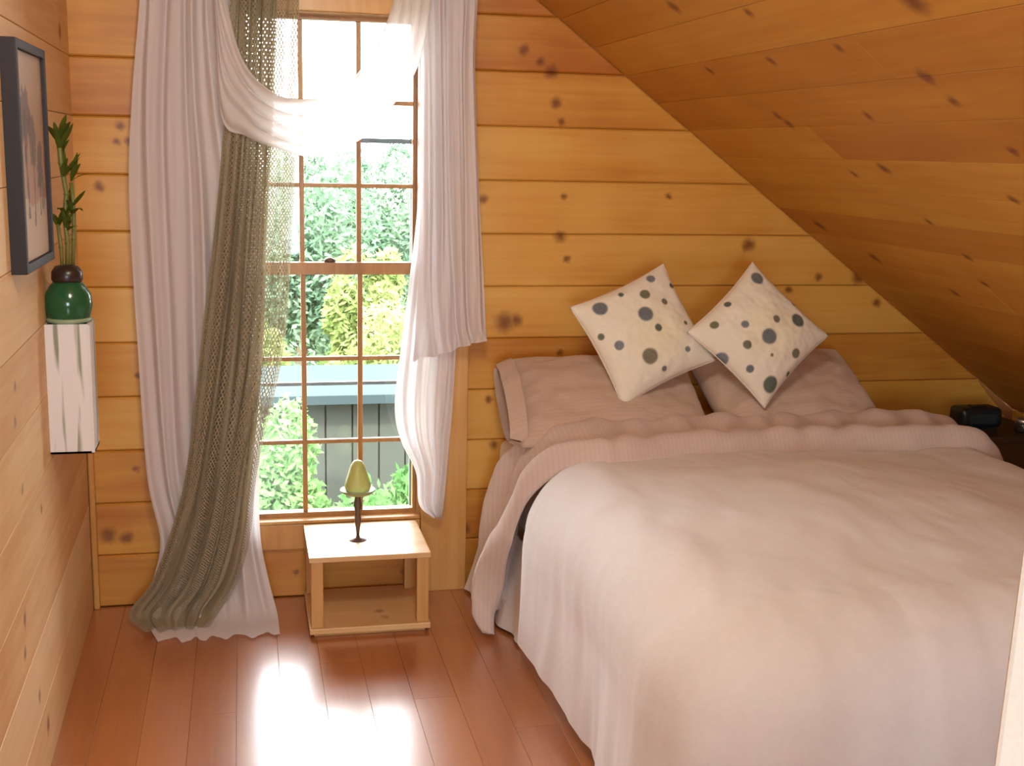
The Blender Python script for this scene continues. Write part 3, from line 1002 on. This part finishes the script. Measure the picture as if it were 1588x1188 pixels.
# ---------------------------------------------------------------- planter, bamboo
pl = empty('wall_planter', 'tall white box planter streaked with grey green, hung on the left wall', 'planter', (-.468, 3.46, .765))
mb = MB().box(-.058, .058, -.06, .06, 0, .006)
for (a, b, c, d) in ((-.058, .058, -.06, -.053), (-.058, .058, .053, .06), (-.058, -.051, -.053, .053), (.051, .058, -.053, .053)):
    mb.box(a, b, c, d, 0, .355)
m, nt, N, L, b = new_mat('white_streaked_glaze')
b.inputs['Roughness'].default_value = .45
tc = N.new('ShaderNodeTexCoord')
mp = N.new('ShaderNodeMapping'); mp.inputs['Scale'].default_value = (48, 48, 3.0)
L.new(tc.outputs['Object'], mp.inputs[0])
nz = N.new('ShaderNodeTexNoise'); nz.inputs['Scale'].default_value = 1.0; nz.inputs['Detail'].default_value = 1.5
nz.inputs['Distortion'].default_value = .5
L.new(mp.outputs[0], nz.inputs['Vector'])
cr = N.new('ShaderNodeValToRGB')
cr.color_ramp.elements[0].position = .34; cr.color_ramp.elements[0].color = (.26, .27, .17, 1)
cr.color_ramp.elements[1].position = .47; cr.color_ramp.elements[1].color = (.74, .70, .68, 1)
L.new(nz.outputs['Fac'], cr.inputs[0]); L.new(cr.outputs[0], b.inputs['Base Color'])
mb.build('box', m, pl)
MB().box(-.066, -.058, -.02, .02, .25, .30).build('bracket', M_bronze, pl)
MB().box(.051, .059, -.0615, -.0535, .002, .352).build('edge_strip', plain('white_edge', (.72, .69, .66), .5), pl)

vase = empty('glass_vase', 'round green glass vase with dark neck sitting in the white wall planter', 'vase', (-.468, 3.46, 1.02))
m, nt, N, L, b = new_mat('green_glass')
b.inputs['Base Color'].default_value = (.025, .13, .05, 1); b.inputs['Roughness'].default_value = .15
b.inputs['Transmission Weight'].default_value = .3
MB().lathe([(.030, 0), (.046, .01), (.049, .06), (.0495, .10), (.057, .118), (.063, .145), (.060, .175), (.044, .200), (.036, .21)], n=30).build('bowl', m, vase, True)
MB().lathe([(.036, .206), (.041, .215), (.040, .235), (.030, .250), (.012, .254)], n=26).build('neck', plain('dark_neck', (.035, .02, .015), .3), vase, True)
MB().lathe([(.0565, .100), (.059, .103), (.059, .109), (.056, .112)], n=30).build('band', plain('pale_green_band', (.28, .36, .22), .4), vase, True)

bam = empty('bamboo_plant', 'thin lucky bamboo with narrow olive leaves growing from the green vase', 'plant', (-.466, 3.46, 1.262))
M_stalk = plain('bamboo_stalk', (.17, .17, .035), .4)
def stalk(pts, r):
    mb = MB().tube(pts, r, 8)
    for i in range(1, len(pts) - 1):
        p = Vector(pts[i])
        mb.tube([p - Vector((0, 0, .002)), p + Vector((0, 0, .002))], r * 1.3, 8)
    mb.build('stalk', M_stalk, bam, True)
stalk([(.0, 0, 0), (.004, .0, .07), (-.002, .004, .14), (.006, .004, .20), (-.004, .0, .28), (-.008, .0, .36)], .0065)
stalk([(.012, .01, 0), (.018, .012, .08), (.022, .01, .16), (.018, .012, .23)], .0055)
stalk([(-.012, -.01, 0), (-.012, -.012, .06), (-.018, -.01, .12)], .005)
def leaf(base, dirv, ln, wd, droop):
    d = Vector(dirv).normalized(); sd = d.cross(Vector((0, 0, 1))).normalized()
    if sd.length < .1: sd = Vector((1, 0, 0))
    vs, fs = [], []
    n = 7
    for i in range(n + 1):
        t = i / n
        p = Vector(base) + d * ln * t + Vector((0, 0, -droop * t * t))
        w = wd * math.sin(PI * min(1, t * .92 + .06)) ** .8
        up_ = sd.cross(d)
        vs += [p - sd * w, p + up_ * w * -.25, p + sd * w]
    for i in range(n):
        a = i * 3
        fs += [(a, a + 1, a + 4, a + 3), (a + 1, a + 2, a + 5, a + 4)]
    mesh_obj('leaf', vs, fs, M_leafI, bam, True)
rl = random.Random(3)
for (bx, by, bz, cnt, ln) in ((.0, 0, .13, 6, .07), (.004, 0, .11, 5, .06), (.018, .01, .15, 5, .075), (-.002, 0, .24, 6, .085), (-.008, 0, .34, 7, .09), (-.006, 0, .30, 5, .08), (.018, .01, .225, 5, .07), (-.018, -.01, .115, 4, .06)):
    for k in range(cnt):
        an = rl.uniform(0, 2 * PI)
        dx, dy = math.cos(an) * .55, math.sin(an) * .55
        if dx < -.25: dx = -dx * .5
        leaf((bx, by, bz + rl.uniform(-.01, .015)), (dx, dy, rl.uniform(.35, 1.3)), ln * rl.uniform(.8, 1.25), rl.uniform(.006, .010), rl.uniform(.0, .05))

# ---------------------------------------------------------------- framed picture
PY0, PY1, PZ0, PZ1 = 2.93, 3.345, 1.300, 1.822
fr = empty('framed_picture', 'framed picture of slender brown trees in a deep dark frame on the left wall', 'picture', (-.512, (PY0 + PY1) / 2, PZ0))
hy, hz = (PY1 - PY0) / 2, PZ1 - PZ0
M_frame = wood('dark_frame_wood', (.020, .010, .012), (.014, .007, .009), (.009, .005, .006), 'Z', var=.2, coat=0, rough=.6)
D0, D1 = -.012, .032
MB().box(D0, D1, -hy, -hy + .022, 0, hz).build('frame_side', M_frame, fr, bevel=.003)
MB().box(D0, D1, hy - .022, hy, 0, hz).build('frame_side', M_frame, fr, bevel=.003)
MB().box(D0, D1, -hy + .022, hy - .022, 0, .022).build('frame_bottom', M_frame, fr, bevel=.003)
MB().box(D0, D1, -hy + .022, hy - .022, hz - .022, hz).build('frame_top', M_frame, fr, bevel=.003)
# printed sheet: sandy sky, bare brown trees, pale ground, as one painted surface
nu, nv = 90, 110
vs, fs, cs = [], [], []
sky1, sky2, gr1, brn, grn = lin(176, 145, 105), lin(172, 118, 72), lin(196, 168, 134), lin(70, 34, 16), lin(70, 70, 28)
trees_ = [(.28, .26, .70, .10), (.52, .22, .58, .06), (.76, .26, .46, .05)]
for j in range(nv + 1):
    for i in range(nu + 1):
        u, v = i / nu, j / nv
        vs.append((.022, -hy + .02 + (2 * hy - .04) * u, .02 + (hz - .04) * v))
        c = [sky2[k] + (sky1[k] - sky2[k]) * min(1, max(0, (v - .35) * 2)) for k in range(3)]
        if v < .28 + .04 * fbm(u * 3, 1):
            c = list(gr1)
        for (tx, b0, t0, w) in trees_:
            xx = tx + .02 * math.sin(v * 9 + tx * 20)
            if b0 - .06 < v < t0 + .02 and abs(u - xx) < w * (.30 + .1 * math.sin(v * 40)):
                c = list(brn)
            if math.hypot((u - xx) / (w * 2.2), (v - t0) / .12) < 1 + .5 * fbm(u * 14, v * 14):
                c = [c[k] * .2 + brn[k] * .8 for k in range(3)]
            if math.hypot((u - tx - .1) / .07, (v - b0 - .05) / .09) < 1 + .4 * fbm(u * 12, v * 12, 3) and tx > .6:
                c = [c[k] * .4 + grn[k] * .6 for k in range(3)]
        cs.append(tuple(c))
for j in range(nv):
    for i in range(nu):
        a = j * (nu + 1) + i
        fs.append((a, a + 1, a + nu + 2, a + nu + 1))
mesh_obj('print_sheet', vs, fs, print_mat('printed_paper', .35), fr, False, None, cs)
MB().box(-.008, .020, -hy + .02, hy - .02, .02, hz - .02).build('backing', M_backing, fr)

# ---------------------------------------------------------------- far bedside table and its things
nt_ = empty('bedside_table', 'dark low bedside table in the corner beyond the bed under the sloping ceiling', 'table', (2.74, 4.03, 0))
MB().box(-.17, .17, -.17, .19, .585, .610).build('table_top', M_dark, nt_, bevel=.004)
for sx in (-.16, .12):
    for sy in (-.16, .14):
        MB().box(sx, sx + .04, sy, sy + .04, 0, .585).build('leg', M_dark, nt_, bevel=.003)
MB().box(-.12, .12, -.15, -.135, .45, .585).build('drawer', M_dark, nt_, bevel=.003)
clk = empty('clock_radio', 'black rounded clock radio on the far bedside table beside the pillows', 'clock radio', (2.68, 4.02, .610))
MB().box(-.085, .085, -.05, .05, .006, .082).build('case', M_blackp, clk, True, bevel=.022, seg=4)
MB().box(-.065, .065, -.040, .040, 0, .010).build('base', M_blackp, clk)
MB().box(-.055, .055, -.0515, -.048, .024, .060).build('display', plain('dark_display', (.01, .03, .04), .1), clk)
MB().box(-.03, .03, -.02, .01, .081, .086).build('button_bar', M_blackp, clk, bevel=.002)
jar = empty('lidded_jar', 'small dark jar with a silver lid right of the clock radio', 'jar', (2.825, 3.93, .610))
MB().lathe([(.028, 0), (.032, .006), (.032, .030), (.027, .036)], n=26).build('body', plain('dark_jar_glass', (.03, .025, .02), .2), jar, True)
MB().lathe([(.028, .034), (.029, .038), (.029, .046), (.024, .050), (.004, .051)], n=26).build('lid', M_chrome, jar, True)

# ---------------------------------------------------------------- white casing of the doorway, close to the camera
casing = tag(MB().box(0, .12, 0, .038, .0, 2.22).build('trim_2', M_white, bevel=.004), kind='structure')
casing.location = (.543, .80, .004)
casing.rotation_euler = (0, math.radians(1.5), math.radians(-40))

# ---------------------------------------------------------------- outside
ground = tag(MB().box(-25, 30, 4.5, 60, -3.0, -2.8).build('ground', M_grass), kind='structure')

def crown_mesh(name, r, c, n, ls, m, parent, seed, clumps=16):
    rr = random.Random(seed)
    vs, fs = [], []
    cl = []
    for i in range(clumps):
        a, b_ = rr.uniform(0, 2 * PI), math.acos(rr.uniform(-1, 1))
        q = rr.uniform(.25, .75)
        cl.append((c[0] + r[0] * q * math.sin(b_) * math.cos(a), c[1] + r[1] * q * math.sin(b_) * math.sin(a), c[2] + r[2] * q * math.cos(b_), rr.uniform(.28, .5)))
    for i in range(n):
        k = cl[i % clumps]
        a, b_ = rr.uniform(0, 2 * PI), math.acos(rr.uniform(-1, 1))
        q = rr.uniform(.6, 1) * k[3]
        p = Vector((k[0] + r[0] * q * math.sin(b_) * math.cos(a), k[1] + r[1] * q * math.sin(b_) * math.sin(a), k[2] + r[2] * q * math.cos(b_)))
        d = Vector((rr.uniform(-1, 1), rr.uniform(-1, 1), rr.uniform(-1, 1))).normalized()
        e = d.orthogonal().normalized() * ls * rr.uniform(.25, .5)
        d = d * ls * rr.uniform(.6, 1.1)
        j = len(vs)
        vs += [p - d, p + e, p + d, p - e]
        fs.append((j, j + 1, j + 2, j + 3))
    o = mesh_obj(name, vs, fs, m, parent)
    o['kind'] = 'stuff'
    return o

GZ = -2.8
def tree(name, label, cat, x, y, h, rx, m, n, ls, seed, group, trunk=True):
    t = empty(name, label, cat, (x, y, GZ), 0, group)
    if trunk:
        MB().tube([(0, 0, 0), (.05, 0, h * .3), (-.04, .05, h * .7)], [.14, .10, .04], 8).build('trunk', M_bark, t, True)
        for k in range(4):
            a = seed + k * 1.6
            MB().tube([(0, 0, h * .35), (rx * .5 * math.cos(a), rx * .5 * math.sin(a), h * (.5 + .06 * k))], [.05, .02], 6).build('branch', M_bark, t, True)
        crown_mesh('foliage', (rx, rx, h * .46), (0, 0, h * .56), n, ls, m, t, seed)
    else:
        for k in range(5):
            a = seed + k * 1.3
            MB().tube([(0, 0, 0), (rx * .35 * math.cos(a), rx * .35 * math.sin(a), h * .6)], [.03, .012], 5).build('stem', M_bark, t, True)
        crown_mesh('foliage', (rx, rx, h * .5), (0, 0, h * .5), n, ls, m, t, seed)
    return t
TR = [(-5.2, 21, 4.6, 1.35, 'A'), (-2.0, 20, 4.2, 1.35, 'Y'), (.85, 20, 4.4, 1.4, 'A'), (1.75, 17.2, 3.1, .8, 'Y'), (3.7, 20.5, 4.2, 1.4, 'A'), (6.2, 20, 4.5, 1.4, 'A'), (9.2, 21, 4.8, 1.5, 'Y'),
      (-3.8, 24.6, 5.0, 1.6, 'A'), (-.6, 24.4, 4.5, 1.55, 'Y'), (2.5, 24.6, 4.7, 1.5, 'A'), (5.6, 24.6, 5.0, 1.55, 'A'),
      (-2.2, 29, 5.2, 1.7, 'A'), (1.6, 29, 5.0, 1.7, 'A'), (5.4, 29, 5.4, 1.7, 'A')]
TL = ['blue green tree beyond the shed, furthest left of the far trees', 'yellow green tree left of the window view beyond the shed', 'blue green tree seen through the second column of panes',
      'small yellow green tree seen between two blue green ones', 'blue green tree seen through the right column of panes', 'large blue green tree right of the window view', 'yellow green tree at the far right beyond the shed',
      'back row blue green tree far left', 'back row yellow green tree seen above the left panes', 'back row blue green tree seen above the middle panes', 'back row blue green tree far right', 'farthest blue green tree behind the left panes', 'farthest blue green tree behind the middle panes', 'farthest blue green tree behind the right voile curtain']
for i, (x, y, h, r, c) in enumerate(TR):
    tree('tree', TL[i], 'tree', x, y, h, r, M_leafA if c == 'A' else M_leafY, 9000, .085, 20 + i, 'trees beyond the shed')
BU = [(-1.9, 8.2, 2.6, .68), (-.5, 8.1, 2.5, .68), (.12, 7.0, 2.15, .50), (.93, 8.0, 2.5, .68), (2.3, 8.1, 2.6, .66), (3.6, 8.2, 2.6, .68),
      (.78, 7.0, 2.2, .42), (-1.1, 9.5, 2.5, .66), (.22, 9.7, 2.50, .62), (1.55, 9.4, 2.5, .62), (2.9, 9.5, 2.5, .66)]
BL = ['bright green bush left of the window view', 'bright green bush seen behind the net curtain', 'bright green bush seen through the lowest panes left of the candle',
      'bright green bush seen through the lowest panes right of the candle', 'bright green bush behind the right voile curtain', 'bright green bush far right outside',
      'small bright bush seen right behind the candle', 'back row bright bush behind the net curtain', 'back row bright bush seen above the candle', 'back row bright bush behind the right voile curtain', 'back row bright bush far right outside']
for i, (x, y, h, r) in enumerate(BU):
    tree('bush', BL[i], 'bush', x, y, h, r, M_leafB, 15000, .050, 50 + i, 'bushes outside the window', trunk=False)
for i, (x, y, h, r) in enumerate([(-2.3, 14.2, 2.6, .9), (-.2, 14.0, 2.7, .85), (1.5, 14.3, 2.65, .85), (3.4, 14.0, 2.7, .9), (5.4, 14.2, 2.7, .9)]):
    tree('bush', ['yellow green bush behind the shed, furthest left', 'yellow green bush seen over the shed roof through the left panes', 'yellow green bush seen over the shed roof through the right panes',
                  'yellow green bush over the shed roof behind the voile curtain', 'yellow green bush behind the shed, furthest right'][i], 'bush', x, y, h, r, M_leafY, 10000, .065, 90 + i, 'yellow bushes behind the shed', trunk=False)
shed = empty('garden_shed', 'low grey garden shed with a flat pale roof seen through the lower sash', 'shed', (1.0, 11.6, GZ))
M_shed = plain('weathered_boards', (.070, .076, .064), .9, spec=.05)
MB().box(-3, 3.4, -.5, .8, 0, 2.12).build('wall', plain('shed_backing', (.05, .048, .045), .9), shed)
for k in range(26):
    MB().box(-3 + k * .246, -3 + k * .246 + .23, -.53, -.5, .02, 2.15).build('plank', M_shed, shed)
mb = MB()
mb.add([(-3.3, -.85, 2.16), (3.7, -.85, 2.16), (3.7, .9, 2.13), (-3.3, .9, 2.13), (-3.3, -.85, 2.22), (3.7, -.85, 2.22), (3.7, .9, 2.19), (-3.3, .9, 2.19)],
       [(0, 3, 2, 1), (4, 5, 6, 7), (0, 1, 5, 4), (1, 2, 6, 5), (2, 3, 7, 6), (3, 0, 4, 7)])
mb.build('roof', plain('pale_roof_felt', (.034, .048, .048), .9, spec=0.05), shed)
MB().box(-3.32, 3.72, -.90, -.85, 2.15, 2.23).build('fascia', plain('dark_fascia', (.028, .040, .042), .9, spec=.05), shed)
